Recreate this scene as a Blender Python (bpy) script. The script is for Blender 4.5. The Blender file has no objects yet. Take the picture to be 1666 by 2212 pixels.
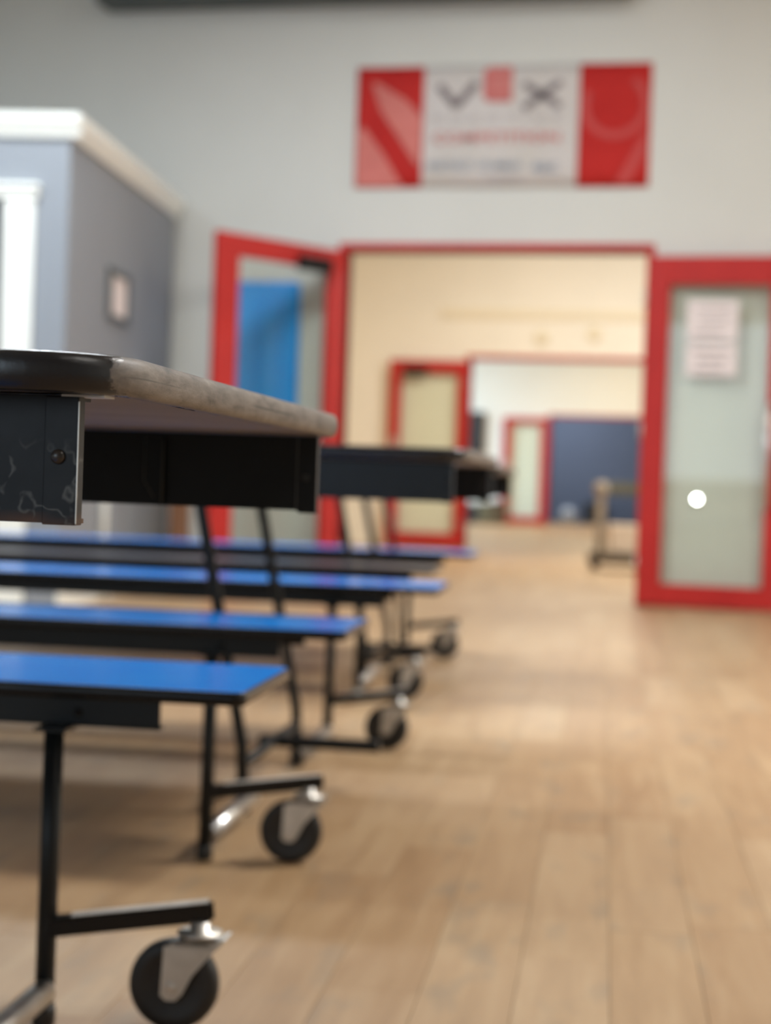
import bpy, bmesh, math, random
from mathutils import Vector, Matrix
random.seed(4)
S = bpy.context.scene
C = S.collection

# ------------------------------------------------------------------ camera
PS, PI_, RO, HC = .2186, .0164, .0351, .68
R = Vector((math.cos(PS), math.sin(PS), 0)); F = Vector((-math.sin(PS), math.cos(PS), 0)); U = Vector((0, 0, 1))
F2 = F*math.cos(PI_) - U*math.sin(PI_); U2 = U*math.cos(PI_) + F*math.sin(PI_)
cr = R*math.cos(RO) + U2*math.sin(RO); cu = -R*math.sin(RO) + U2*math.cos(RO)
cam_d = bpy.data.cameras.new('camera'); cam = bpy.data.objects.new('camera', cam_d); C.objects.link(cam)
m = Matrix.Identity(4)
for i in range(3):
    m[i][0] = cr[i]; m[i][1] = cu[i]; m[i][2] = -F2[i]
m[2][3] = HC
cam.matrix_world = m
cam_d.sensor_fit = 'VERTICAL'; cam_d.sensor_height = 36; cam_d.sensor_width = 27.1
cam_d.lens = 3680/2212*36
cam_d.clip_start = .05; cam_d.clip_end = 200
cam_d.dof.use_dof = True; cam_d.dof.focus_distance = 1.18; cam_d.dof.aperture_fstop = 5.0
S.camera = cam

# ------------------------------------------------------------------ world, lights, exposure
w = bpy.data.worlds.new('world'); S.world = w; w.use_nodes = True
w.node_tree.nodes['Background'].inputs[0].default_value = (.55, .68, .9, 1)
w.node_tree.nodes['Background'].inputs[1].default_value = .4
S.view_settings.view_transform = 'Standard'; S.view_settings.look = 'None'
S.view_settings.exposure = .13; S.view_settings.gamma = 1
S.view_settings.use_curve_mapping = False

def area(name, loc, size, power, col, rot=(0, 0, 0)):
    l = bpy.data.lights.new(name, 'AREA'); l.shape = 'RECTANGLE'; l.size, l.size_y = size
    l.energy = power; l.color = col
    o = bpy.data.objects.new(name, l); C.objects.link(o); o.location = loc; o.rotation_euler = rot
    return o
WARM = (1, .89, .74); NEUT = (1, .96, .91); COOL = (.72, .87, 1)
LAMPS = [  # x, y, z, power, colour, where : ceiling lamps
    (-4.9, 4.4, 3.9, 135, COOL, 'cool white ceiling light box before the grey booth in the lunch room'),
    (2.2, .8, 3.9, 22, NEUT, 'ceiling light box over the right front of the lunch room'),
    (-2.8, 6.6, 4.0, 110, (.86, .94, 1), 'ceiling light box right above the row of lunch tables'),
    (1.9, 4.6, 3.9, 215, (1, .98, .95), 'ceiling light box over the open floor right of the tables'),
    (-1.4, 8.4, 4.3, 14, (.86, .94, 1), 'ceiling light box before the banner'),  # unseen lamp put in to lift the wall around the banner
    (2.9, 9.2, 4.3, 60, WARM, 'warm ceiling light box in the back right corner of the lunch room'),  # unseen lamp put in to brighten the wall's upper right
    (-5.8, 14.2, 4.0, 62, (1, .78, .45), 'warm ceiling light box at the left of the cream room'),
    (-1.8, 15.6, 4.0, 105, (1, .95, .86), 'ceiling light box in the middle of the cream room'),
    (1.4, 13.6, 4.0, 225, (.82, .91, 1), 'ceiling light box at the right of the cream room'),
    (-8.2, 28.0, 4.0, 560, (.62, .83, 1), 'cool ceiling light box at the left of the pale room'),
    (-2.4, 29.2, 4.0, 150, (1, .76, .46), 'warm ceiling light box near the farthest doorway'),
    (-4.4, 22.0, 4.0, 150, (.8, .91, 1), 'ceiling light box just past the second doorway'),
    (-4.4, 34.2, 3.8, 110, COOL, 'ceiling light box in the blue-grey end room'),
]
for i, (x, y, z, p, c, lb) in enumerate(LAMPS):
    area('ceiling_lamp_light', (x, y, z-.05), (1.2, .6), p, c)
# daylight through the front window wall behind the camera
area('window_daylight', (-3.2, -3.75, 2.0), (4.2, 2.2), 85, (.72, .87, 1), (math.radians(90), 0, 0))

# ------------------------------------------------------------------ materials
def mat(name, col, rough=.5, metal=0, spec=.5, coat=0):
    mt = bpy.data.materials.new(name); mt.use_nodes = True
    b = mt.node_tree.nodes['Principled BSDF']
    b.inputs['Base Color'].default_value = (*col, 1); b.inputs['Roughness'].default_value = rough
    b.inputs['Metallic'].default_value = metal; b.inputs['Specular IOR Level'].default_value = spec
    b.inputs['Coat Weight'].default_value = coat
    return mt
def s2l(h):
    v = [int(h[i:i+2], 16)/255 for i in (0, 2, 4)]
    return tuple(x/12.92 if x <= .04045 else ((x+.055)/1.055)**2.4 for x in v)
def N(mt, t, **k):
    n = mt.node_tree.nodes.new(t)
    for a, v in k.items():
        if a.startswith('i_'): n.inputs[a[2:].replace('_', ' ')].default_value = v
        else: setattr(n, a, v)
    return n
def L(mt, a, b): mt.node_tree.links.new(a, b)
def ramp(mt, fac, stops):
    r = N(mt, 'ShaderNodeValToRGB'); e = r.color_ramp.elements
    while len(e) < len(stops): e.new(.5)
    for q, (p, c) in zip(e, stops): q.position = p; q.color = (*c, 1) if len(c) == 3 else c
    L(mt, fac, r.inputs[0]); return r
def mixc(mt, fac, a, b):
    x = N(mt, 'ShaderNodeMix', data_type='RGBA')
    L(mt, fac, x.inputs[0])
    for s, v in ((6, a), (7, b)):
        if hasattr(v, 'node'): L(mt, v, x.inputs[s])
        else: x.inputs[s].default_value = (*v, 1)
    return x.outputs[2]
def grained(mt, base, var, scale=6, bump=.0, coord='Object', stretch=(1, 1, 1), detail=4):
    """slight procedural variation of colour plus fine relief"""
    bs = mt.node_tree.nodes['Principled BSDF']
    tc = N(mt, 'ShaderNodeTexCoord'); mp = N(mt, 'ShaderNodeMapping'); mp.inputs['Scale'].default_value = stretch
    L(mt, tc.outputs[coord], mp.inputs[0])
    nz = N(mt, 'ShaderNodeTexNoise', i_Scale=scale, i_Detail=detail); L(mt, mp.outputs[0], nz.inputs['Vector'])
    r = ramp(mt, nz.outputs[0], [(.3, base), (.7, var)])
    L(mt, r.outputs[0], bs.inputs['Base Color'])
    if bump:
        n2 = N(mt, 'ShaderNodeTexNoise', i_Scale=scale*25, i_Detail=3); L(mt, mp.outputs[0], n2.inputs['Vector'])
        bp = N(mt, 'ShaderNodeBump', i_Strength=bump, i_Distance=.002); L(mt, n2.outputs[0], bp.inputs['Height'])
        L(mt, bp.outputs[0], bs.inputs['Normal'])
    return mt
M = {}
def wallmat(n, h, h2=None, rough=.6):
    c = s2l(h); c2 = s2l(h2) if h2 else tuple(x*.95 for x in c)
    M[n] = grained(mat(n, c, rough), c, c2, 1.3, .15)
wallmat('wall_paint', 'd6d7d2'); wallmat('booth_paint', '8d9299'); wallmat('cream_paint', 'f6efdf')
wallmat('pale_paint', 'eef1ee'); wallmat('slate_paint', '6d7488'); wallmat('ceiling_paint', 'cfcac0')
wallmat('white_trim', 'f6f7f0', rough=.4); wallmat('cream_trim', 'efe3c8')
M['red'] = grained(mat('red_paint', s2l('c4302e'), .42, spec=.3), s2l('bf2e2a'), s2l('b02725'), 3, .1)
M['black'] = grained(mat('black_powder_coat', (.005, .006, .007), .36, spec=.3), (.008, .0100, .0120), (.012, .0145, .0165), 12, .25)
M['black_satin'] = mat('black_satin', (.005, .005, .006), .22, spec=.35)
M['black_gloss'] = mat('black_gloss', (.007, .007, .008), .3, spec=.35)
M['bare_steel'] = grained(mat('bare_steel', (.8, .78, .74), .4, .1), (.85, .83, .8), (.65, .62, .58), 60)  # pale tone imitating the light along the caster arm tops
M['edge_line'] = mat('edge_line_paint', (.09, .095, .10), .4)  # paler grey imitating highlights along the steel edges
M['edge_grey'] = mat('edge_grey_paint', (.022, .024, .027), .4)
M['rubber'] = grained(mat('rubber', (.014, .013, .013), .5), (.012, .012, .012), (.02, .018, .017), 20, .2)
M['chrome'] = grained(mat('chrome', (.7, .7, .7), .3, 1), (.74, .74, .74), (.6, .59, .57), 30)
M['zinc'] = grained(mat('zinc', (.6, .58, .54), .46, 1), (.66, .64, .6), (.5, .48, .44), 25, .1)
M['blue_lam'] = grained(mat('blue_laminate', s2l('1f7fe0'), .17, spec=.42), (.004, .27, .98), (.006, .30, 1), 9, .05)
M['grey_lam'] = grained(mat('grey_laminate', s2l('5a5a64'), .3), s2l('4c4c55'), s2l('565660'), 9, .05)
M['tabletop'] = grained(mat('table_laminate', s2l('8f8a86'), .35), s2l('8d8884'), s2l('9b9691'), 60)
M['underside'] = grained(mat('table_underside', s2l('857a73'), .62), s2l('867d7a'), s2l('776f6b'), 8, .2)
M['blue_mat'] = grained(mat('blue_mat', s2l('2478c8'), .45), (.015, .36, .95), (.012, .30, .86), 2, .1)
M['paper'] = grained(mat('paper', s2l('ded0cf'), .7), s2l('efe4e3'), s2l('e6dbda'), 5)
M['print_grey'] = mat('print_grey', s2l('a59a9a'), .7)
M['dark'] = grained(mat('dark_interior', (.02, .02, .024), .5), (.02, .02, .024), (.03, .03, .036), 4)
M['duct'] = grained(mat('duct_paint', s2l('47504f'), .5), s2l('465050'), s2l('565a58'), 4)
M['wood_brown'] = grained(mat('brown_board', s2l('a07458'), .6), s2l('a9795a'), s2l('8f644a'), 6, .2, stretch=(6, 6, .6))
M['beige'] = grained(mat('beige_plastic', s2l('a5947e'), .5), s2l('ab9a84'), s2l('9a8974'), 6)
M['cardboard'] = grained(mat('pale_box', s2l('c9ad90'), .6), s2l('dcc6ac'), s2l('d0b89c'), 6)
M['olive'] = grained(mat('olive_cloth', s2l('6a6550'), .8), s2l('6f6a54'), s2l('57523f'), 9)
M['brown_dark'] = grained(mat('dark_brown', s2l('57462f'), .6), s2l('5b4a33'), s2l('463823'), 9)
M['banner_white'] = grained(mat('banner_vinyl', s2l('cfc8c2'), .55), s2l('d0cac8'), s2l('c8c2bc'), 3)
M['banner_red'] = grained(mat('banner_red', s2l('c22f2c'), .7, spec=.2), s2l('c22c28'), s2l('b22422'), 3)
M['banner_pink'] = grained(mat('banner_pink', s2l('cf6f66'), .55), s2l('d4766c'), s2l('c4665d'), 4)
M['banner_coral'] = mat('banner_coral', s2l('c03b36'), .55)
M['print_dark'] = mat('print_dark', s2l('817678'), .6)
M['print_red'] = mat('print_red', s2l('c66a66'), .6)
M['print_pink'] = mat('print_pink', s2l('cf8078'), .6)
M['print_blue'] = mat('print_blue', s2l('929aa8'), .6)
M['print_pale'] = mat('print_pale', s2l('b7b0b3'), .6)
M['ball'] = mat('pale_ball', s2l('b9bcc4'), .4)
M['diffuser'] = mat('diffuser', (.8, .8, .78), .4)
b = M['diffuser'].node_tree.nodes['Principled BSDF']
b.inputs['Emission Color'].default_value = (1, .95, .88, 1); b.inputs['Emission Strength'].default_value = 4
M['led'] = mat('white_lamp_face', (1, 1, 1), .3)  # glow of the disc that imitates a reflection in the door glass
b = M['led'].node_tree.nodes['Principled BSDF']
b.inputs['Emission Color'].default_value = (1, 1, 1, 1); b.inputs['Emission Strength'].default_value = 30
# clear pane: mostly lets light through, mirrors a little
g = bpy.data.materials.new('clear_glass'); g.use_nodes = True; nt = g.node_tree; nt.nodes.clear()
out = nt.nodes.new('ShaderNodeOutputMaterial'); mx = nt.nodes.new('ShaderNodeMixShader')
tr = nt.nodes.new('ShaderNodeBsdfTransparent'); tr.inputs[0].default_value = (.95, .97, .94, 1)
gl = nt.nodes.new('ShaderNodeBsdfGlossy'); gl.inputs['Roughness'].default_value = .02
lw = nt.nodes.new('ShaderNodeLayerWeight'); pw = nt.nodes.new('ShaderNodeMath'); pw.operation = 'POWER'; pw.inputs[1].default_value = 4
nt.links.new(lw.outputs['Facing'], pw.inputs[0])
fr = nt.nodes.new('ShaderNodeMath'); fr.operation = 'MULTIPLY_ADD'; fr.inputs[1].default_value = .6; fr.inputs[2].default_value = .03
nt.links.new(pw.outputs[0], fr.inputs[0])
nt.links.new(fr.outputs[0], mx.inputs[0]); nt.links.new(tr.outputs[0], mx.inputs[1]); nt.links.new(gl.outputs[0], mx.inputs[2])
nt.links.new(mx.outputs[0], out.inputs[0]); M['glass'] = g

# worn edge band of the near table: black vinyl, rubbed to grey brown along the end
def worn_edge():
    mt = mat('worn_edge_band', (.015, .015, .018), .25); bs = mt.node_tree.nodes['Principled BSDF']
    tc = N(mt, 'ShaderNodeTexCoord'); sp = N(mt, 'ShaderNodeSeparateXYZ'); L(mt, tc.outputs['Object'], sp.inputs[0])
    mp = N(mt, 'ShaderNodeMapping'); mp.inputs['Scale'].default_value = (1, .22, 1); L(mt, tc.outputs['Object'], mp.inputs[0])
    n1 = N(mt, 'ShaderNodeTexNoise', i_Scale=55, i_Detail=6, i_Roughness=.65); L(mt, mp.outputs[0], n1.inputs['Vector'])
    # mask: worn where x > -0.045 (end edge)
    rx = N(mt, 'ShaderNodeMapRange'); rx.inputs[1].default_value = -.020; rx.inputs[2].default_value = .006; rx.inputs[4].default_value = 1.6
    L(mt, sp.outputs[0], rx.inputs[0])
    ad = N(mt, 'ShaderNodeMath', operation='MULTIPLY_ADD'); ad.inputs[1].default_value = 1.8; ad.inputs[2].default_value = -.9
    L(mt, n1.outputs[0], ad.inputs[0])
    sm = N(mt, 'ShaderNodeMath', operation='ADD', use_clamp=True); L(mt, rx.outputs[0], sm.inputs[0]); L(mt, ad.outputs[0], sm.inputs[1])
    m1 = ramp(mt, sm.outputs[0], [(.42, (0, 0, 0)), (.55, (1, 1, 1))])
    # worn colours
    n2 = N(mt, 'ShaderNodeTexNoise', i_Scale=90, i_Detail=8, i_Roughness=.7); L(mt, mp.outputs[0], n2.inputs['Vector'])
    wc = ramp(mt, n2.outputs[0], [(.3, (.03, .025, .022)), (.42, (.12, .10, .088)), (.6, (.20, .172, .15)), (.75, (.30, .27, .245))])
    # dark rubbed dashes at mid height of the band
    n3 = N(mt, 'ShaderNodeTexNoise', i_Scale=18, i_Detail=3); L(mt, mp.outputs[0], n3.inputs['Vector'])
    zc = N(mt, 'ShaderNodeMapRange'); zc.inputs[1].default_value = .738; zc.inputs[2].default_value = .745
    L(mt, sp.outputs[2], zc.inputs[0])
    pg = N(mt, 'ShaderNodeMath', operation='PINGPONG'); pg.inputs[1].default_value = .5; L(mt, zc.outputs[0], pg.inputs[0])
    mu = N(mt, 'ShaderNodeMath', operation='MULTIPLY'); L(mt, pg.outputs[0], mu.inputs[0]); L(mt, n3.outputs[0], mu.inputs[1])
    dm = ramp(mt, mu.outputs[0], [(.19, (0, 0, 0)), (.25, (1, 1, 1))])
    c1 = mixc(mt, dm.outputs[0], wc.outputs[0], (.035, .03, .028))
    c2 = mixc(mt, m1.outputs[0], (.012, .012, .015), c1)
    L(mt, c2, bs.inputs['Base Color'])
    rr = N(mt, 'ShaderNodeMapRange'); rr.inputs[3].default_value = .12; rr.inputs[4].default_value = .5
    L(mt, m1.outputs[0], rr.inputs[0]); L(mt, rr.outputs[0], bs.inputs['Roughness'])
    bp = N(mt, 'ShaderNodeBump', i_Strength=.5, i_Distance=.0012); L(mt, n2.outputs[0], bp.inputs['Height']); L(mt, bp.outputs[0], bs.inputs['Normal'])
    return mt
M['worn_edge'] = worn_edge()
def chipped():
    mt = mat('chipped_black_paint', (.013, .014, .016), .45, spec=.25); bs = mt.node_tree.nodes['Principled BSDF']
    tc = N(mt, 'ShaderNodeTexCoord'); sp = N(mt, 'ShaderNodeSeparateXYZ'); L(mt, tc.outputs['Object'], sp.inputs[0])
    n1 = N(mt, 'ShaderNodeTexNoise', i_Scale=34, i_Detail=2.5, i_Roughness=.5); L(mt, tc.outputs['Object'], n1.inputs['Vector'])
    # outline of flaked areas
    ring = ramp(mt, n1.outputs[0], [(.50, (0, 0, 0)), (.522, (1, 1, 1)), (.545, (0, 0, 0))])
    n2 = N(mt, 'ShaderNodeTexNoise', i_Scale=60, i_Detail=4); L(mt, tc.outputs['Object'], n2.inputs['Vector'])
    g2 = ramp(mt, n2.outputs[0], [(.40, (0, 0, 0)), (.50, (1, 1, 1))])
    zz = N(mt, 'ShaderNodeMapRange'); zz.inputs[1].default_value = .702; zz.inputs[2].default_value = .684
    L(mt, sp.outputs[2], zz.inputs[0])
    a = N(mt, 'ShaderNodeMath', operation='MULTIPLY', use_clamp=True); L(mt, ring.outputs[0], a.inputs[0]); L(mt, g2.outputs[0], a.inputs[1])
    b_ = N(mt, 'ShaderNodeMath', operation='MULTIPLY', use_clamp=True); L(mt, a.outputs[0], b_.inputs[0]); L(mt, zz.outputs[0], b_.inputs[1])
    base = ramp(mt, n2.outputs[0], [(.3, (.006, .007, .009)), (.7, (.011, .0125, .015))])
    c = mixc(mt, b_.outputs[0], base.outputs[0], (.10, .10, .095))
    # rust near the lower lip
    rz = N(mt, 'ShaderNodeMapRange'); rz.inputs[1].default_value = .656; rz.inputs[2].default_value = .650
    L(mt, sp.outputs[2], rz.inputs[0])
    n3 = N(mt, 'ShaderNodeTexNoise', i_Scale=22); L(mt, tc.outputs['Object'], n3.inputs['Vector'])
    rm = ramp(mt, n3.outputs[0], [(.45, (0, 0, 0)), (.65, (1, 1, 1))])
    r2 = N(mt, 'ShaderNodeMath', operation='MULTIPLY', use_clamp=True); L(mt, rz.outputs[0], r2.inputs[0]); L(mt, rm.outputs[0], r2.inputs[1])
    c = mixc(mt, r2.outputs[0], c, (.09, .04, .022))
    L(mt, c, bs.inputs['Base Color'])
    bp = N(mt, 'ShaderNodeBump', i_Strength=.4, i_Distance=.0008); L(mt, n1.outputs[0], bp.inputs['Height']); L(mt, bp.outputs[0], bs.inputs['Normal'])
    return mt
M['chipped'] = chipped()
def plank_mat():
    mt = mat('plank_vinyl', (.4, .28, .18), .42, spec=.4); bs = mt.node_tree.nodes['Principled BSDF']
    at = N(mt, 'ShaderNodeAttribute', attribute_name='tone')
    ge = N(mt, 'ShaderNodeNewGeometry')
    rt = N(mt, 'ShaderNodeMapping'); rt.inputs['Rotation'].default_value = (0, 0, -.0904)
    L(mt, ge.outputs['Position'], rt.inputs[0])
    cb = N(mt, 'ShaderNodeVectorMath', operation='ADD'); L(mt, rt.outputs[0], cb.inputs[0])
    sc = N(mt, 'ShaderNodeVectorMath', operation='SCALE'); sc.inputs[3].default_value = 30; L(mt, at.outputs['Color'], sc.inputs[0]); L(mt, sc.outputs[0], cb.inputs[1])
    st = N(mt, 'ShaderNodeMapping'); st.inputs['Scale'].default_value = (1, .09, 1); L(mt, cb.outputs[0], st.inputs[0])
    n1 = N(mt, 'ShaderNodeTexNoise', i_Scale=22, i_Detail=6, i_Roughness=.6, i_Distortion=.4); L(mt, st.outputs[0], n1.inputs['Vector'])
    grain = ramp(mt, n1.outputs[0], [(.25, s2l('8b6b4a')), (.5, s2l('a88864')), (.72, s2l('bca07c'))])
    tone = ramp(mt, at.outputs['Fac'], [(0, s2l('9e7d5a')), (.5, s2l('aa8b67')), (1, s2l('b59a79'))])
    c = N(mt, 'ShaderNodeMix', data_type='RGBA'); c.inputs[0].default_value = .5
    L(mt, grain.outputs[0], c.inputs[6]); L(mt, tone.outputs[0], c.inputs[7])
    s2 = N(mt, 'ShaderNodeMapping'); s2.inputs['Scale'].default_value = (1, .35, 1); L(mt, cb.outputs[0], s2.inputs[0])
    n2 = N(mt, 'ShaderNodeTexNoise', i_Scale=13, i_Detail=4); L(mt, s2.outputs[0], n2.inputs['Vector'])
    km = ramp(mt, n2.outputs[0], [(.57, (0, 0, 0)), (.74, (1, 1, 1))])
    kf = N(mt, 'ShaderNodeMath', operation='MULTIPLY'); kf.inputs[1].default_value = .45; L(mt, km.outputs[0], kf.inputs[0])
    c = mixc(mt, kf.outputs[0], c.outputs[2], s2l('7f7566'))
    L(mt, c, bs.inputs['Base Color'])
    rr = N(mt, 'ShaderNodeMapRange'); rr.inputs[3].default_value = .36; rr.inputs[4].default_value = .52; L(mt, n1.outputs[0], rr.inputs[0])
    L(mt, rr.outputs[0], bs.inputs['Roughness'])
    bp = N(mt, 'ShaderNodeBump', i_Strength=.25, i_Distance=.0006); L(mt, n1.outputs[0], bp.inputs['Height']); L(mt, bp.outputs[0], bs.inputs['Normal'])
    return mt
M['plank'] = plank_mat()

# ------------------------------------------------------------------ mesh helpers
def new(): return bmesh.new()
def box(bm, lo, hi, bev=0, seg=1, mx=None):
    c = [(a+b)/2 for a, b in zip(lo, hi)]; s = [abs(b-a) for a, b in zip(lo, hi)]
    r = bmesh.ops.create_cube(bm, size=1)
    vs = r['verts']
    for v in vs: v.co = Vector((v.co.x*s[0]+c[0], v.co.y*s[1]+c[1], v.co.z*s[2]+c[2]))
    if bev:
        es = list({e for v in vs for e in v.link_edges})
        rr = bmesh.ops.bevel(bm, geom=es, offset=bev, segments=seg, affect='EDGES')
        vs = list({v for f in rr['faces'] for v in f.verts} | {v for v in vs if v.is_valid})
    if mx: bmesh.ops.transform(bm, matrix=mx, verts=[v for v in vs if v.is_valid])
    return bm
def prism(bm, pts, axis, a, b):
    """polygon pts (2D) extruded along axis from a to b"""
    def mk(p, t):
        q = list(p); q.insert(axis, t); return bm.verts.new(q)
    v1 = [mk(p, a) for p in pts]; v2 = [mk(p, b) for p in pts]
    n = len(pts)
    bm.faces.new(v1); bm.faces.new(v2[::-1])
    for i in range(n): bm.faces.new((v1[i], v2[i], v2[(i+1) % n], v1[(i+1) % n]))
    bmesh.ops.recalc_face_normals(bm, faces=bm.faces[:])
    return bm
def tube(bm, pts, r, seg=16, cap=True):
    pts = [Vector(p) for p in pts]; rings = []
    for i, p in enumerate(pts):
        d = (pts[min(i+1, len(pts)-1)] - pts[max(i-1, 0)]).normalized()
        a = d.orthogonal() if i == 0 else (prev - d*prev.dot(d))
        a.normalize(); prev = a; bb = d.cross(a)
        rings.append([bm.verts.new(p + (a*math.cos(t*2*math.pi/seg) + bb*math.sin(t*2*math.pi/seg))*r) for t in range(seg)])
    for q, s in zip(rings, rings[1:]):
        for i in range(seg): f = bm.faces.new((q[i], q[(i+1) % seg], s[(i+1) % seg], s[i])); f.smooth = True
    if cap: bm.faces.new(rings[0][::-1]); bm.faces.new(rings[-1])
    return bm
def lathe(bm, prof, axis=2, o=(0, 0, 0), seg=32):
    """prof list of (radius, height) about an axis through o"""
    rings = []
    for r, h in prof:
        ring = []
        for t in range(seg):
            a = t*2*math.pi/seg; p = [r*math.cos(a), r*math.sin(a)]; p.insert(axis, h)
            ring.append(bm.verts.new(Vector(p)+Vector(o)))
        rings.append(ring)
    for q, s in zip(rings, rings[1:]):
        for i in range(seg): f = bm.faces.new((q[i], q[(i+1) % seg], s[(i+1) % seg], s[i])); f.smooth = True
    bm.faces.new(rings[0][::-1]); bm.faces.new(rings[-1])
    bmesh.ops.recalc_face_normals(bm, faces=bm.faces[:])
    return bm
def obj(name, bm, m, parent=None, kind=None, label=None, sharp=True):
    me = bpy.data.meshes.new(name); bm.to_mesh(me); bm.free()
    me.materials.append(M[m] if isinstance(m, str) else m)
    o = bpy.data.objects.new(name, me); C.objects.link(o)
    if parent: o.parent = parent
    if kind: o['kind'] = kind
    if label: o['label'] = label
    return o
def empty(name, loc=(0, 0, 0), rz=0, label=None, cat=None, group=None, kind=None):
    o = bpy.data.objects.new(name, None); C.objects.link(o); o.location = loc; o.rotation_euler = (0, 0, rz)
    return tag(o, label, cat, group, kind)
def tag(o, label=None, cat=None, group=None, kind=None):
    for k, v in (('label', label), ('category', cat), ('group', group), ('kind', kind)):
        if v: o[k] = v
    return o
def one(name, bm, m, label, cat, group=None, kind=None): return tag(obj(name, bm, m), label, cat, group, kind)

# ------------------------------------------------------------------ room shell
WY = 10.387; W2 = 18.5; W3 = 32.3; W4 = 36.4; TH = .14
def wall(name, y, x0, x1, z1, ox0, ox1, oz, m, label):
    bm = new()
    box(bm, (x0, y, 0), (ox0, y+TH, z1)); box(bm, (ox1, y, 0), (x1, y+TH, z1)); box(bm, (ox0, y, oz), (ox1, y+TH, z1))
    return one(name, bm, m, label, 'wall', kind='structure')
D1 = (-2.615, -.745, 2.135); D2 = (-3.21, -1.15, 2.085); D3 = (-4.025, -1.9, 2.07)
wall('wall_back', WY, -9, 6, 4.7, *D1, 'wall_paint', 'tall off-white wall with the banner and the first red doorway')
wall('wall_middle', W2, -9, 6, 4.4, *D2, 'cream_paint', 'warm cream wall of the second room with its red doorway')
wall('wall_far', W3, -12, 5, 4.4, *D3, 'pale_paint', 'pale wall of the third room around the farthest red doorway')
one('wall_end', box(new(), (-9, W4, 0), (3, W4+TH, 4)), 'slate_paint', 'blue-grey end wall seen through the farthest doorway', 'wall', kind='structure')
def sides(y0, y1, xl, xr, z1, m, nm):
    one('wall_left', box(new(), (xl-TH, y0, 0), (xl, y1, z1)), m, 'left side wall of the '+nm, 'wall', kind='structure')
    one('wall_right', box(new(), (xr, y0, 0), (xr+TH, y1, z1)), m, 'right side wall of the '+nm, 'wall', kind='structure')
    one('ceiling', box(new(), (xl, y0, z1), (xr, y1, z1+.1)), 'ceiling_paint', 'flat painted ceiling of the '+nm, 'ceiling', kind='structure')
sides(-3.9, WY, -7.5, 4.6, 4.7, 'wall_paint', 'lunch room')
sides(WY+TH, W2, -8, 3.6, 4.3, 'cream_paint', 'cream second room')
sides(W2+TH, W3, -11, 2.6, 4.3, 'pale_paint', 'pale third room')
sides(W3+TH, W4, -8, 1.8, 3.95, 'slate_paint', 'blue-grey end room')
bm = new()
box(bm, (-7.5, -4.04, 0), (4.6, -3.9, .9)); box(bm, (-7.5, -4.04, 3.2), (4.6, -3.9, 4.7))
box(bm, (-7.5, -4.04, .9), (-5.4, -3.9, 3.2)); box(bm, (-1, -4.04, .9), (4.6, -3.9, 3.2))
one('wall_front', bm, 'wall_paint', 'wall with the window behind the camera', 'wall', kind='structure')
wf = new()
for x in (-5.4, -3.25, -1.06): box(wf, (x, -4.02, .9), (x+.06, -3.93, 3.2))
box(wf, (-5.4, -4.02, .9), (-1, -3.93, .96)); box(wf, (-5.4, -4.02, 3.14), (-1, -3.93, 3.2))
wn = one('window_1', wf, 'white_trim', 'wide white framed window behind the camera', 'window', kind='structure')
for i, (x, e) in enumerate(((-5.34, -3.25), (-3.19, -1.06))):
    obj('pane', box(new(), (x, -3.985, .96), (e, -3.975, 3.14)), 'glass', wn)

# floor slab and planks
fl = one('floor', box(new(), (-12, -4.1, -.12), (6, 37, -.0052)), 'brown_dark', 'tan wood plank floor running through all the rooms', 'floor', kind='structure')
TAU = .0904; ct, st_ = math.cos(TAU), math.sin(TAU)
def T(a, b): return (a*ct-b*st_, a*st_+b*ct)
PW, PL = .127, .92
planks = []
for i in range(-76, 46):
    off = random.random()*PL
    for j in range(-5, 42):
        a, b = i*PW+.03, j*PL+off
        x, y = T(a+PW/2, b+PL/2)
        if y < -3.0 or y > 35.6 or x < -10.9 or x > 3.9: continue
        planks.append((a, b, x, y))
def inview(x, y):
    X = x*math.cos(PS)+y*math.sin(PS); Y = -x*math.sin(PS)+y*math.cos(PS)
    if Y < 1.1: return None
    px = 833+3680*X/Y; py = 1046+3680*HC/Y
    return Y if -200-400/Y < px < 1700+600/Y and py < 2212+1100 else None
planks.sort(key=lambda p: inview(p[2], p[3]) or 999)
def plank_into(bm, lay, a, b, t):
    e = .0004; h0, h1 = -.005, -random.random()*.0003
    vs = []
    for z, k in ((h0, 0), (h1-.0004, 0), (h1, .0005)):
        vs.append([bm.verts.new((*T(u, v), z)) for u, v in ((a+e+k, b+e+k), (a+PW-e-k, b+e+k), (a+PW-e-k, b+PL-e-k), (a+e+k, b+PL-e-k))])
    fs = []
    for q, s in zip(vs, vs[1:]):
        for i in range(4): fs.append(bm.faces.new((q[i], q[(i+1) % 4], s[(i+1) % 4], s[i])))
    fs.append(bm.faces.new(vs[-1]))
    for f in fs:
        for lp in f.loops: lp[lay] = (t, t, t, 1)
rest = new(); rl = rest.loops.layers.color.new('tone')
for n, (a, b, x, y) in enumerate(planks):
    t = random.random()
    if n < 300 and inview(x, y):
        bm = new(); ly = bm.loops.layers.color.new('tone'); plank_into(bm, ly, a, b, t)
        obj('plank', bm, 'plank', fl)
    else: plank_into(rest, rl, a, b, t)
obj('planks', rest, 'plank', fl, kind='stuff')

# ceiling lamps (fixtures)
for i, (x, y, z, p, c, lb) in enumerate(LAMPS):
    top = 4.7 if y < WY else (4.3 if y < W3 else 3.95)
    t = empty('ceiling_light', (x, y, z), label=lb, cat='light', group='ceiling lights')
    bm = new(); box(bm, (-.64, -.34, 0), (.64, .34, .07), .008); obj('housing', bm, 'white_trim', t)
    obj('diffuser', box(new(), (-.6, -.3, -.012), (.6, .3, -.001)), 'diffuser', t)
    for s in (-.5, .5): obj('hanger', tube(new(), [(s, 0, .07), (s, 0, top-z)], .004, 6), 'zinc', t)

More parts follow.
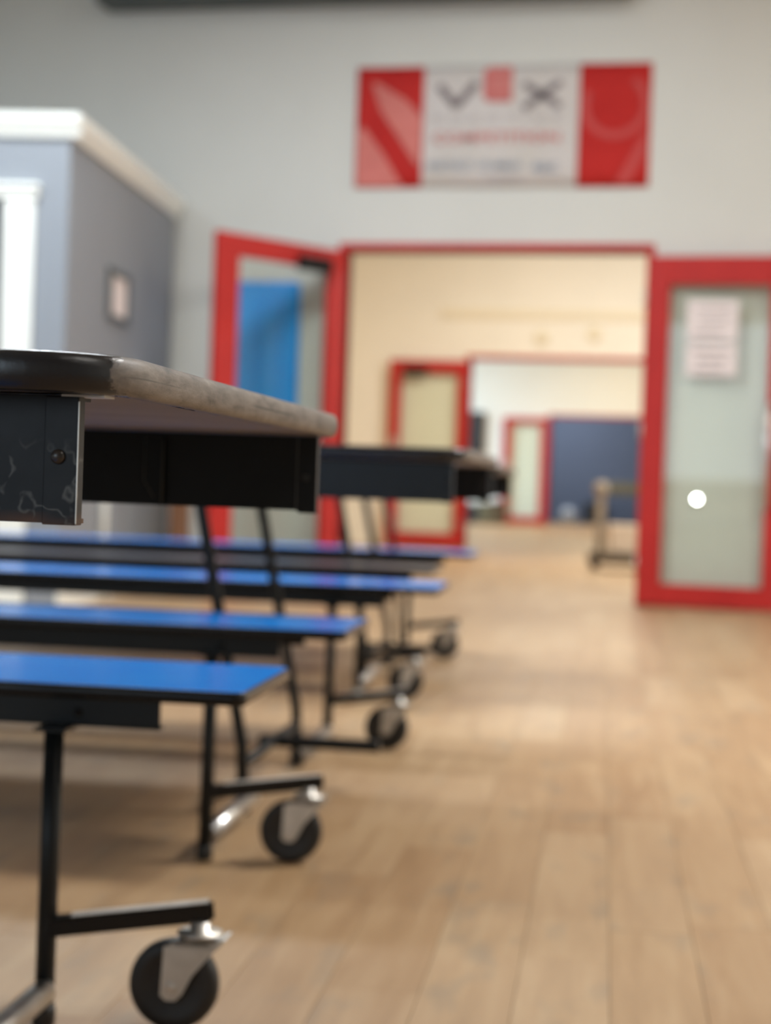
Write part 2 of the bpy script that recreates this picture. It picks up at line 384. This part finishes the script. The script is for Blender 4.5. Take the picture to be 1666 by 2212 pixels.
# door frames
def frame(name, y, d, label, fw=.045):
    x0, x1, z = d; bm = new()
    box(bm, (x0-fw, y-.02, 0), (x0, y+TH+.02, z+fw), .003); box(bm, (x1, y-.02, 0), (x1+fw, y+TH+.02, z+fw), .003)
    box(bm, (x0, y-.02, z), (x1, y+TH+.02, z+fw), .003)
    return one(name, bm, 'red', label, 'door frame', kind='structure')
frame('trim_1', WY, D1, 'red frame around the opening of the lunch room doorway')
frame('trim_2', W2, D2, 'red frame around the doorway in the cream wall')
frame('trim_3', W3, D3, 'red frame around the farthest doorway')

def leaf(name, hinge, ang, wid, hgt, stile, rail_t, rail_b, label, handle='lever', hside=1, closer=False, s2=None, cx=None):
    """door leaf; local x runs from the hinge to the free edge, front face is -y"""
    t = empty(name, (*hinge, 0), ang, label, 'door', kind='structure')
    s2 = s2 or stile; th = .022; z0 = .012
    bm = new(); box(bm, (0, -th, z0), (stile, th, hgt), .003); obj('stile', bm, 'red', t)
    bm = new(); box(bm, (wid-s2, -th, z0), (wid, th, hgt), .003); obj('stile', bm, 'red', t)
    bm = new(); box(bm, (stile, -th, hgt-rail_t), (wid-s2, th, hgt), .003); obj('rail', bm, 'red', t)
    bm = new(); box(bm, (stile, -th, z0), (wid-s2, th, z0+rail_b), .003); obj('rail', bm, 'red', t)
    obj('glass_pane', box(new(), (stile-.008, -.003, z0+rail_b-.008), (wid-s2+.008, .003, hgt-rail_t+.008)), 'glass', t)
    for z in (hgt-.25, hgt/2, .25): obj('hinge', tube(new(), [(-.006, -th-.004, z-.05), (-.006, -th-.004, z+.05)], .008, 8), 'zinc', t)
    hx = wid-s2/2
    if handle == 'pull':
        hx = wid-s2+.012
        bm = new(); tube(bm, [(hx, -th, .62), (hx, -th-.05, .62), (hx, -th-.05, 1.22), (hx, -th, 1.22)], .014, 12)
        obj('pull_handle', bm, 'chrome', t)
    elif handle:
        s = hside
        bm = new(); box(bm, (hx-.03, s*th, .95), (hx+.03, s*(th+.006), 1.2), .003); obj('lock_plate', bm, 'zinc', t)
        bm = new(); tube(bm, [(hx, s*th, 1.04), (hx, s*(th+.05), 1.04), (hx-.1, s*(th+.05), 1.04)], .009, 10); obj('lever_handle', bm, 'chrome', t)
    if closer:
        s = hside
        bm = new(); cx = stile+.02 if cx is None else cx; box(bm, (cx, s*th, hgt-rail_t-.03), (cx+.26, s*(th+.05), hgt-rail_t+.06), .006)
        k = obj('door_closer', bm, 'black_satin', t)
    return t
# left leaf of the lunch room doorway, swung towards the tables
a1 = math.atan2(9.488-WY+.02, -3.158+2.615)
lf = leaf('door_1', (-2.615, WY-.03), a1, 1.05, 2.12, .15, .13, .18, 'open red glazed door on the left of the lunch room doorway', hside=1, closer=True, s2=.17)
# right leaf folded back towards the wall
rf = leaf('door_2', (-.735, WY-.05), math.radians(-4.0), 0.90, 2.10, .14, .17, .13, 'open red glazed door at the right with two notices', handle='pull', s2=.165)
leaf('door_3', (-3.23, W2-.06), math.pi+math.radians(3), .86, 2.06, .10, .14, .15, 'open red glazed door flat against the cream wall', hside=1, closer=True, s2=.13, cx=.44)
leaf('door_4', (-4.05, W3-.06), math.pi+math.radians(3), .86, 2.04, .14, .11, .14, 'farthest open red glazed door on the pale wall', hside=1, s2=.15)
# glowing disc added behind the right leaf's pane, standing in for a reflected highlight
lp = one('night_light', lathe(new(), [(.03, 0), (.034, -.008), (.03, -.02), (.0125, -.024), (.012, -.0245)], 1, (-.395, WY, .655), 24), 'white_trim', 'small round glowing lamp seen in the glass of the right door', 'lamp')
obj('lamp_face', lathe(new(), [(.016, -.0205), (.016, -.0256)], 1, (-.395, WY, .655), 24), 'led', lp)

# duct high on the back wall
one('duct', box(new(), (-4.25, WY-.24, 3.66), (-.9, WY, 3.98), .01), 'duct', 'dark grey duct running along the top of the banner wall', 'duct', kind='structure')
# band and round vents on the cream wall
one('trim_4', box(new(), (-3.55, W2-.02, 2.53), (3.6, W2, 2.63), .004), 'cream_trim', 'cream band across the wall over the second doorway', 'trim', kind='structure')
for x, z, lb in ((-2.43, 2.33, 'left'), (-1.86, 2.38, 'right')):
    t = empty('wall_speaker', (x, W2, z), 0, 'small round %s fitting over the doorway in the cream wall' % lb, 'fitting', 'round fittings on the cream wall')
    obj('ring', lathe(new(), [(.075, 0), (.078, -.02), (.068, -.03), (.06, -.03), (.058, -.012)], 1, seg=28), 'cream_trim', t)
    obj('grille', lathe(new(), [(.057, -.001), (.055, -.014), (.02, -.018)], 1, seg=24), 'cream_trim', t)

# ------------------------------------------------------------------ grey booth at the left
BO = empty('wall_booth', (-3.39, 7.84, 0), .137, 'grey boxed-in room with white cornice and framed sign', 'booth', kind='structure')
obj('wall_panel', box(new(), (-3.0, 0, 0), (0, 2.5, 2.33)), 'booth_paint', BO)
bm = new()
prof = [(0, 2.325), (-.02, 2.325), (-.03, 2.36), (-.05, 2.39), (-.055, 2.435), (0, 2.435)]
prism(bm, [(p[0], p[1]) for p in prof], 0, -3.0, .055)
cn = obj('cornice', bm, 'white_trim', BO)
bm = new(); prism(bm, [(-p[0], p[1]) for p in prof], 1, 0, 2.5); obj('cornice', bm, 'white_trim', BO)
# cased opening on the front face
bm = new(); box(bm, (-.315, -.03, 0), (-.165, 0, 2.02), .004); obj('casing', bm, 'white_trim', BO)
bm = new(); box(bm, (-1.75, -.03, 0), (-1.6, 0, 2.02), .004); obj('casing', bm, 'white_trim', BO)
bm = new(); box(bm, (-1.79, -.04, 2.02), (-.15, 0, 2.065), .004); box(bm, (-1.8, -.055, 2.065), (-.14, 0, 2.09), .006); obj('head_casing', bm, 'white_trim', BO)
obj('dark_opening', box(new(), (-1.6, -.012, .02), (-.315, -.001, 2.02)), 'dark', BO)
bm = new(); tube(bm, [(.02, .83, .0), (.02, .83, 1.05)], .018, 10); obj('conduit', bm, 'white_trim', BO)
bm = new(); box(bm, (0, 0, 0), (.012, 2.5, .1), .002); obj('baseboard', bm, 'white_trim', BO)
sg = empty('framed_sign', (-3.39, 7.84, 0), .137, 'black framed notice on the side of the grey booth', 'sign')
cy = .79
bm = new()
y0, y1, z0, z1, fwid = .81, 1.29, 1.52, 1.80, .032
box(bm, (.001, y0, z0), (.02, y1, z0+fwid), .003); box(bm, (.001, y0, z1-fwid), (.02, y1, z1), .003)
box(bm, (.001, y0, z0+fwid), (.02, y0+fwid*2, z1-fwid), .003); box(bm, (.001, y1-fwid*2, z0+fwid), (.02, y1, z1-fwid), .003)
obj('frame', bm, 'duct', sg); obj('paper', box(new(), (.001, y0+fwid, z0+fwid), (.008, y1-fwid, z1-fwid)), 'paper', sg)

# blue mat and brown board at the wall
t = empty('blue_wall_mat', (0, WY, 0), 0, 'bright blue padded panel on the wall behind the left door glass', 'panel')
bm = new(); box(bm, (-3.46, -.045, .86), (-2.90, -.005, 1.93), .015, 2); obj('pad', bm, 'blue_mat', t)
obj('backing', box(new(), (-3.45, -.005, .87), (-2.91, 0, 1.92)), 'duct', t)
bm = new(); box(bm, (-3.69, WY-.12, 0), (-3.58, WY-.03, 1.15), .006)
one('wooden_board', bm, 'wood_brown', 'upright brown board standing in the corner beside the booth', 'board')

# ------------------------------------------------------------------ banner
U1, U2_, Z1, Z2 = -2.579, -.755, 2.525, 3.274
BN = empty('banner', (U1, WY, Z1), 0, 'wide white wall banner with red end panels and lettering', 'banner')
BW, BH = U2_-U1, Z2-Z1
def sheet(x0, x1, z0, z1, y, m, name, nx=24, nz=8, amp=.006):
    bm = new(); g = []
    def wv(x, z): return y - amp*(math.sin(x*9+z*3)*.5+.5) * 1.0
    for layer in (0, 1):
        g.append([[bm.verts.new((x0+(x1-x0)*i/nx, wv(x0+(x1-x0)*i/nx, z0+(z1-z0)*k/nz)+(.0018 if layer else 0), z0+(z1-z0)*k/nz)) for i in range(nx+1)] for k in range(nz+1)])
    for lay in (0, 1):
        G = g[lay]
        for k in range(nz):
            for i in range(nx):
                f = (G[k][i], G[k][i+1], G[k+1][i+1], G[k+1][i]); f = bm.faces.new(f if not lay else f[::-1]); f.smooth = True
    A, B_ = g
    rim = [(0, i) for i in range(nx)]+[(k, nx) for k in range(nz)]+[(nz, nx-i) for i in range(nx)]+[(nz-k, 0) for k in range(nz)]
    for p, q in zip(rim, rim[1:]+rim[:1]): bm.faces.new((A[q[0]][q[1]], A[p[0]][p[1]], B_[p[0]][p[1]], B_[q[0]][q[1]]))
    return obj(name, bm, m, BN)
sheet(0, BW, 0, BH, -.004, 'banner_white', 'vinyl_sheet')
pl_ = sheet(0, .425, 0, BH, -.0065, 'banner_red', 'red_panel')
pr_ = sheet(BW-.435, BW, 0, BH, -.0065, 'banner_red', 'red_panel')
def flat(pts, y, m, name, par):
    bm = new(); pts2 = [(p[0], p[1]) for p in pts]
    n = len(pts2)
    prism(bm, pts2, 1, y, y-.0012); return obj(name, bm, m, par)
# sweeps on the left panel (fractions of panel, from top left)
def P(fx, fy): return (fx*.425, BH*(1-fy))
flat([P(.02, .52), P(.12, .5), P(.42, .72), P(.72, .99), P(.02, .99)], -.0145, 'banner_pink', 'printed_sweep', pl_)
flat([P(.22, .13), P(.3, .13), P(.75, .28), P(.98, .42), P(.98, .82), P(.9, .8), P(.6, .55), P(.36, .36)], -.0145, 'banner_pink', 'printed_sweep', pl_)
# rings on the right panel
def ring(cx, cz, r0, r1, n=40, a0=0, a1=2*math.pi):
    bm = new(); g = []
    for i in range(n+1):
        a = a0+(a1-a0)*i/n
        g.append([bm.verts.new((cx+r*math.cos(a), y, cz+r*math.sin(a))) for r, y in ((r0, -.0145), (r1, -.0145), (r1, -.0133), (r0, -.0133))])
    for p, q in zip(g, g[1:]):
        for k in range(4): bm.faces.new((p[k], p[(k+1) % 4], q[(k+1) % 4], q[k]))
    bmesh.ops.recalc_face_normals(bm, faces=bm.faces[:]); return bm
cx, cz = BW-.215, BH*.66
obj('printed_ring', ring(cx, cz, .16, .205, a0=math.pi*.85, a1=math.pi*2.3), 'banner_coral', pr_)
flat([(BW-.2, .0+.02), (BW-.12, .02), (BW-.02, .22), (BW-.02, .36)], -.0145, 'banner_coral', 'printed_sweep', pr_)
# logo strokes
def q(fx, fy): return (fx*BW, BH*(1-fy))
def stroke(pts, wd, m, nm, par):
    bm = new()
    for (xa, za), (xb, zb) in zip(pts, pts[1:]):
        d = Vector((xb-xa, zb-za)).normalized(); nn = Vector((-d.y, d.x))*wd/2
        prism(bm, [(xa+nn.x, za+nn.y), (xb+nn.x, zb+nn.y), (xb-nn.x, zb-nn.y), (xa-nn.x, za-nn.y)], 1, -.0125, -.0138)
    return obj(nm, bm, m, par)
stroke([q(.285, .16), q(.345, .335), q(.413, .14)], .05, 'print_dark', 'letter_v', BN)
stroke([q(.575, .155), q(.70, .345)], .042, 'print_dark', 'letter_x', BN)
stroke([q(.70, .14), q(.575, .36)], .042, 'print_dark', 'letter_x_stroke', BN)
lg = new(); x0, x1 = .437*BW, .535*BW; zt, zb = BH*.985, BH*.70
pts = [(x0+.03, zb), (x1, zb), (x1, zt), (x0+.03, zt), (x0, zt-.03), (x0, zb+.03)]
prism(lg, pts, 1, -.0125, -.0138); eb = obj('letter_e_block', lg, 'print_red', BN)
for k in range(2):
    z = zb + (zt-zb)*(.36+.28*k); flat([(x0+.05, z-.012), (x1-.0, z-.012), (x1-.0, z+.012), (x0+.05, z+.012)], -.014, 'print_pink', 'letter_bar', eb)
def text(s, fx0, fx1, fy0, fy1, m, nm, bold=.0):
    cu_ = bpy.data.curves.new(nm, 'FONT'); cu_.body = s; cu_.size = 1; cu_.extrude = .0; cu_.offset = bold; cu_.resolution_u = 2
    o = bpy.data.objects.new(nm, cu_); C.objects.link(o)
    dg = bpy.context.evaluated_depsgraph_get(); me = bpy.data.meshes.new_from_object(o.evaluated_get(dg)); bpy.data.objects.remove(o); bpy.data.curves.remove(cu_)
    xs = [v.co.x for v in me.vertices]; ys = [v.co.y for v in me.vertices]
    (ax, az), (bx, bz) = q(fx0, fy1), q(fx1, fy0)
    for v in me.vertices:
        fx = (v.co.x-min(xs))/(max(xs)-min(xs)); fz = (v.co.y-min(ys))/(max(ys)-min(ys))
        v.co = (ax+fx*(bx-ax), -.0128, az+fz*(bz-az))
    bm = new(); bm.from_mesh(me); bpy.data.meshes.remove(me)
    bmesh.ops.remove_doubles(bm, verts=bm.verts[:], dist=1e-6)
    seen = set()
    for v0 in bm.verts:                       # every glyph becomes a piece of its own
        if v0 in seen or not v0.link_faces: continue
        st, fs = [v0], set(); seen.add(v0)
        while st:
            v = st.pop(); fs.update(v.link_faces)
            for e in v.link_edges:
                o2 = e.other_vert(v)
                if o2 not in seen: seen.add(o2); st.append(o2)
        b2 = new(); mp = {}
        for f in fs:
            for v in f.verts:
                if v not in mp: mp[v] = b2.verts.new(v.co)
            b2.faces.new([mp[v] for v in f.verts])
        r_ = bmesh.ops.extrude_face_region(b2, geom=b2.faces[:])
        bmesh.ops.translate(b2, vec=(0, -.0009, 0), verts=[e for e in r_['geom'] if isinstance(e, bmesh.types.BMVert)])
        bmesh.ops.recalc_face_normals(b2, faces=b2.faces[:])
        obj(nm, b2, m, BN)
    bm.free()
text('R O B O T I C S', .27, .70, .41, .46, 'print_pale', 'letter')
text('COMPETITION', .270, .70, .55, .635, 'print_red', 'letter', .012)
text('NORTHROP  GRUMMAN', .25, .575, .785, .855, 'print_blue', 'letter', .015)
text('FOUNDATION', .46, .575, .90, .95, 'print_pale', 'letter', .01)
text('REC', .615, .70, .80, .875, 'print_blue', 'letter', .02)

# notices on the right leaf (its own frame)
def notice(z0, z1, lab, bars):
    t = empty('paper_notice', (-.735, WY-.05, 0), math.radians(-4.0), lab, 'notice')
    obj('sheet', box(new(), (.245, -.0055, z0), (.545, -.0035, z1)), 'paper', t)
    bm = new()
    for k in range(bars):
        z = z1-.05-(z1-z0-.08)*k/max(bars-1, 1)*.9; box(bm, (.29+.02*(k % 2), -.0062, z-.012), (.50-.02*(k % 3), -.0056, z+.004))
    obj('print', bm, 'print_grey', t)
notice(1.60, 1.84, 'upper of the two white paper notices on the right door glass', 3)
notice(1.39, 1.585, 'lower of the two white paper notices on the right door glass', 3)

# ------------------------------------------------------------------ things in the far rooms
t = empty('utility_cart', (-1.32, 15.0, 0), math.radians(10), 'beige and dark rolling cart standing in the cream room', 'cart')
for x in (-.08, .32):
    bm = new(); box(bm, (x-.035, -.03, .1), (x+.035, .03, .72), .006); obj('upright', bm, 'beige', t)
    obj('post_cap', lathe(new(), [(.055, .66), (.068, .70), (.055, .755), (.02, .77)], 2, (x, 0, 0), 20), 'beige', t)
bm = new(); box(bm, (-.02, -.025, .66), (.3, .025, .76), .006); obj('top_rail', bm, 'olive', t)
bm = new(); box(bm, (-.17, -.2, .055), (.42, .2, .15), .01); obj('base', bm, 'brown_dark', t)
for x in (-.12, .37):
    for y in (-.16, .16): obj('wheel', lathe(new(), [(.028, -.015), (.03, 0), (.028, .015)], 1, (x, y, .03), 16), 'rubber', t)
bm = new(); box(bm, (.0, -.14, .15), (.34, .14, .40), .008)
obj('lower_bin', bm, 'cardboard', t)
bm = new(); bmesh.ops.create_uvsphere(bm, u_segments=20, v_segments=12, radius=.17)
for f in bm.faces: f.smooth = True
bl = one('ball', bm, 'ball', 'pale ball on the floor before the blue-grey wall', 'ball'); bl.location = (-3.95, 35.2, .17)
bm = new(); box(bm, (-3.68, 35.5, 0), (-3.2, 35.95, .45), .05, 2)
one('dark_bin', bm, 'dark', 'low dark bin beside the pale ball in the end room', 'bin')
bm = new(); box(bm, (-5.85, W3-.12, 1.33), (-5.27, W3, 2.12), .01)
wc = one('wall_cabinet', bm, 'dark', 'dark cabinet mounted on the pale wall beside the cream room door', 'cabinet')
obj('cabinet_door', box(new(), (-5.83, W3-.135, 1.35), (-5.29, W3-.121, 2.10), .004), 'dark', wc)
for i, (x, m1, lb) in enumerate(((-5.35, 'dark', 'black'), (-5.08, 'olive', 'olive'), (-4.83, 'brown_dark', 'dark brown'))):
    t = empty('storage_crate', (x, 31.55, 0), 0, 'low %s crate on the floor by the farthest door' % lb, 'crate', 'crates by the farthest door')
    bm = new(); box(bm, (-.12, -.15, 0), (.12, .15, .34+.03*i), .01); obj('body', bm, m1, t)
    bm = new(); box(bm, (-.128, -.158, .34+.03*i), (.128, .158, .365+.03*i), .005); obj('lid', bm, m1, t)

# ------------------------------------------------------------------ lunch tables
def rrect(x0, x1, y0, y1, r, n=8):
    pts = []
    for cx, cy, a in ((x1-r, y0+r, -90), (x1-r, y1-r, 0), (x0+r, y1-r, 90), (x0+r, y0+r, 180)):
        for i in range(n+1):
            t = math.radians(a+90*i/n); pts.append((cx+r*math.cos(t), cy+r*math.sin(t), math.cos(t), math.sin(t)))
    return pts
def slab(x0, x1, y0, y1, z0, z1, r):
    bm = new(); prism(bm, [(p[0], p[1]) for p in rrect(x0, x1, y0, y1, r)], 2, z0, z1); return bm
def band(x0, x1, y0, y1, z0, z1, r, out=.006, lip=.006, k=7, n=12):
    """bull-nosed edge strip swept around a rounded rectangle"""
    bm = new(); prof = [(-lip, 0)]
    for i in range(k+1):
        t = -math.pi/2+math.pi*i/k; prof.append((math.cos(t)*out, .5+.5*math.sin(t)))
    prof.append((-lip, 1))
    pts = rrect(x0, x1, y0, y1, r, n); rings = []
    for (x, y, nx, ny) in pts: rings.append([bm.verts.new((x+nx*o, y+ny*o, z0+(z1-z0)*h)) for o, h in prof])
    m_ = len(rings)
    for i in range(m_):
        a, b_ = rings[i], rings[(i+1) % m_]
        for j in range(len(prof)-1):
            f = bm.faces.new((a[j], b_[j], b_[j+1], a[j+1])); f.smooth = True
        bm.faces.new((a[-1], b_[-1], b_[0], a[0]))
    bmesh.ops.recalc_face_normals(bm, faces=bm.faces[:])
    return bm
def caster(par, x, y, flip=1):
    """swivel caster; wheel contact below (x,y), wheel faces the y axis"""
    k = 1.09
    c = obj('caster', lathe(new(), [(.011, .113), (.011, .118), (.028, .1185), (.028, .122), (.012, .1225), (.012, .1345)], 2, (x+.030*flip, y, 0), 24), 'zinc', par)
    r = .056
    obj('wheel', lathe(new(), [(.014, -.013), (.032, -.012), (.038, -.0145), (.049, -.0145), (.0545, -.011), (r, -.004), (r, .004), (.0545, .011), (.049, .0145), (.038, .0145), (.032, .012), (.014, .013)], 1, (x, y, r), 40), 'rubber', c)
    bm = new(); f = flip
    for s in (-1, 1):
        prism(bm, [(x-.013*f, .046), (x-.006*f, .040), (x+.006*f, .040), (x+.014*f, .048), (x+.026*f, .072), (x+.046*f, .096), (x+.056*f, .108), (x+.004*f, .110), (x-.010*f, .106)], 1, y+s*.0185, y+s*.0210)
    prism(bm, [(x-.002*f, .1065), (x+.056*f, .1065), (x+.066*f, .118), (x+.060*f, .118), (x+.052*f, .110), (x-.002*f, .110)], 1, y-.021, y+.021)
    bmesh.ops.recalc_face_normals(bm, faces=bm.faces[:])
    obj('fork', bm, 'zinc', c)
    obj('axle_bolt', lathe(new(), [(.005, -.025), (.0065, -.0235), (.0065, -.021), (.004, -.0205), (.004, .0205), (.0065, .021), (.0065, .0235), (.005, .025)], 1, (x, y, r), 12), 'chrome', c)
def make_table(label, cx, cy, ex, benches, worn=False, ztop=.7545, Lg=3.1, w=.92, be=-.16, extra=False, leg_in=.238, arm_in=.038, wx=.052):
    t = empty('lunch_table', (*T(cx, cy), 0), TAU, label, 'table', 'lunch tables with attached benches in the row')
    h = w/2; th = .025
    obj('tabletop', slab(-Lg+.006, -.006, -h+.006, h-.006, ztop-th+.0008, ztop-.0006, .066), 'underside', t)
    obj('laminate_sheet', slab(-Lg+.008, -.008, -h+.008, h-.008, ztop-.0006, ztop+.0004, .064), 'tabletop', t)
    obj('edge_band', band(-Lg+.006, -.006, -h+.006, h-.006, ztop-th, ztop, .068), 'worn_edge', t)
    # aprons: folded steel channels under the top, with end caps
    for s in (-1, 1):
        y = s*(h-.06) if s < 0 else s*(h-.085)
        if s < 0: y = -h+.04
        xe = -.035 if s < 0 else -.018
        m_ = 'chipped' if (worn and s < 0) else 'black'
        bm = new(); z0, z1 = ztop-th-.0815, ztop-th-.0005
        box(bm, (-Lg+.04, y-.0015, z0), (xe-.002, y+.0015, z1))
        box(bm, (-Lg+.04, y, z1-.003), (xe-.002, y+.028, z1)); box(bm, (-Lg+.04, y, z0), (xe-.002, y+.02, z0+.003))
        ap = obj('apron', bm, m_, t)
        bm = new()
        box(bm, (xe-.022, y-.0032, z0-.001), (xe, y-.0016, z1-.001), .0006)
        box(bm, (xe-.002, y-.003, z0-.001), (xe, y+.010, z1-.001), .0006)
        if s > 0: box(bm, (xe-.020, y-.0032, z0-.003), (xe+.001, y+.010, z0), .0008)
        obj('end_cap', bm, m_, ap)
        if s < 0:
            obj('lip', box(new(), (xe-.012, y-.002, z1-.001), (xe+.016, y+.02, z1+.0004)), 'zinc', ap)
            obj('end_edge', box(new(), (xe-.0002, y-.0034, z0), (xe+.0004, y-.0026, z1-.004)), 'zinc', ap)  # thin bright strip standing for the line of light down the end
            obj('rivet', lathe(new(), [(.0048, -.0032), (.0046, -.0045), (.0036, -.0058), (.0015, -.0066), (.0004, -.0068)], 1, (xe-.0125, y, z0+.042), 20), 'bronze' if worn else 'black', ap)
        else:
            obj('seam', box(new(), (xe-.0225, y-.0036, z0), (xe-.0215, y-.0030, z1-.002)), 'edge_line', ap)  # cap seam drawn in the painted edge highlight colour
            obj('screw', lathe(new(), [(.0042, -.0032), (.0042, -.0048), (.0026, -.0050), (.0022, -.004)], 1, (xe-.012, y, z0+.036), 14), 'edge_grey', ap)
            bm = new(); xb = xe-.193
            prism(bm, [(xb, z1-.002), (xb, z0+.027), (xb+.012, z0+.008), (xb+.022, z0+.004), (xb+.022, z1-.008)], 1, y-.0045, y-.0016)
            gs = obj('gusset', bm, 'black', ap)
            bm = new(); tube(bm, [(xb, y-.0047, z1-.003), (xb, y-.0047, z0+.027), (xb+.012, y-.0047, z0+.008)], .0005, 6)  # thin pale tubes that imitate the gusset's edge highlights
            obj('folded_edge', bm, 'edge_line', ap); bm = new(); tube(bm, [(xb+.0225, y-.012, z1-.01), (xb+.0225, y-.012, z0+.004)], .0005, 6)
            obj('folded_edge', bm, 'edge_line', ap)
            obj('gusset_flange', box(new(), (xb+.020, y-.012, z0+.003), (xb+.022, y-.0017, z1-.008)), 'black', ap)
    bo = be
    # centre folding frame, both ends
    for side, x0, f in ((0, bo, 1), (1, -Lg-bo, -1)):
        for s in (-1, 1):
            y = s*.305-.08
            bm = new(); tube(bm, [(x0-.375*f, y, ztop-th-.004), (x0-.372*f, y, .62), (x0-.27*f, y, .14), (x0-.265*f, y, .03)], .0125, 14)
            lg_ = obj('leg', bm, 'black', t)
            obj('glide', lathe(new(), [(.0155, 0), (.017, .006), (.016, .034), (.013, .036)], 2, (x0-.265*f, y, 0), 16), 'rubber', lg_)
            obj('mounting_plate', box(new(), (x0-.42*f, y-.03, ztop-th-.004), (x0-.33*f, y+.03, ztop-th+.0005)), 'black', lg_)
        bm = new(); tube(bm, [(x0-.268*f, -.385, .10), (x0-.268*f, .225, .10)], .011, 12); obj('cross_bar', bm, 'black', t)
        bm = new(); box(bm, (min(x0-.30*f, x0-.03*f), -.07, .088), (max(x0-.30*f, x0-.03*f), -.04, .112), .003); obj('foot_bar', bm, 'black', t)
        if extra and side == 0:
            bm = new(); tube(bm, [(x0-.37*f, .62, ztop-th), (x0-.30*f, .62, .4), (x0-.27*f, .62, .03)], .010, 12); obj('brace', bm, 'black', t)
    # benches
    for (by, colr, po, gm, de) in benches:
        s = 1 if by > 0 else -1; bz = .4195; hw = .158
        b_ = obj('bench_seat', slab(-Lg-be+.004, be+de-.004, by-hw+.004, by+hw-.004, bz-.0165, bz-.0004, .012), 'black', t)
        obj('bench_laminate', slab(-Lg-be+.005, be+de-.005, by-hw+.005, by+hw-.005, bz-.0004, bz+.0004, .012), colr, b_)
        obj('bench_edge_band', band(-Lg-be+.004, be+de-.004, by-hw+.004, by+hw-.004, bz-.017, bz, .014, .003, .003), 'black_satin', b_)
        xa = be-.118; za, zb2 = bz-.017-.038, bz-.017
        for yy in (by-hw+.03, by+hw-.033):
            bm = new(); box(bm, (-Lg-xa, yy, za), (xa, yy+.003, zb2)); box(bm, (-Lg-xa, yy, za), (xa, yy+.02, za+.003))
            obj('bench_apron', bm, 'black', b_)
        obj('apron_bolt', lathe(new(), [(.006, -.0001), (.005, -.004), (.002, -.005)], 1, (xa-.105, by-hw+.03, za+.017), 10), 'black_satin', b_)
        for side, x0, f in ((0, be, 1), (1, -Lg-be, -1)):
            px, py = x0-leg_in*f, by-po
            bm = new(); tube(bm, [(px, py, za+.004), (px-.002*f, py, .02)], .0122, 16)
            ps = obj('bench_leg', bm, 'black', t)
            obj('glide', lathe(new(), [(.0125, 0), (.0145, .004), (.0145, .02), (.0125, .026)], 2, (px-.002*f, py, 0), 16), gm, ps)
            e = Vector((x0-arm_in*f, py+.038, .146)); a_ = Vector((px, py, .122))
            # square stub tube that carries the caster
            bm = new(); d = e-a_; ln = d.length; ang = math.atan2(d.y, d.x)
            mx_ = Matrix.Translation(a_) @ Matrix.Rotation(ang, 4, 'Z') @ Matrix.Rotation(-math.asin(d.z/ln), 4, 'Y')
            box(bm, (0, -.012, -.012), (ln, .012, .012), .003, 2, mx_)
            sb = obj('caster_arm', bm, 'black_gloss', t)
            obj('top_socket', box(new(), (px-.02, py-.02, za), (px+.02, by+.10, za+.004)), 'black', ps)
            if po > .13: obj('bare_metal_top', box(new(), (.03, -.0095, .0118), (ln-.004, .0095, .0126), 0, 1, mx_), 'bare_steel', sb)  # pale strip standing for the highlight on the arm's top face
            obj('tube_plug', box(new(), (ln-.0002, -.009, -.009), (ln+.0015, .009, .009), .002, 1, mx_), 'black_satin', sb)
            caster(t, e.x-wx*f, e.y-.012, f)
            bm = new(); tube(bm, [(px, py-s*.010, .044), (px+.008*f, py-s*.36, .052)], .016, 18)
            obj('stabiliser_bar', bm, 'chrome', t)
    return t
M['bronze'] = grained(mat('rusty_rivet', (.06, .04, .03), .3), (.02, .016, .014), (.045, .032, .024), 200)
make_table('nearest lunch table with worn chipped edge and blue bench beyond', -.295, 1.46, 0, ((-.71, 'blue_lam', .1, 'rubber', 0), (.725, 'blue_lam', .168, 'rubber', -.005)), worn=True, be=-.125, leg_in=.240, arm_in=.043, wx=.042)
make_table('second lunch table in the row with blue benches on both sides', -.265, 3.78, 0, ((-.685, 'blue_lam', .135, 'rubber', .005), (.67, 'blue_lam', .15, 'zinc', .035)), be=-.18)
make_table('farthest lunch table in the row with a grey nearer bench', -.34, 6.08, 0, ((-.675, 'grey_lam', .06, 'zinc', 0), (.675, 'blue_lam', .08, 'zinc', .02)), be=-.18, extra=True)
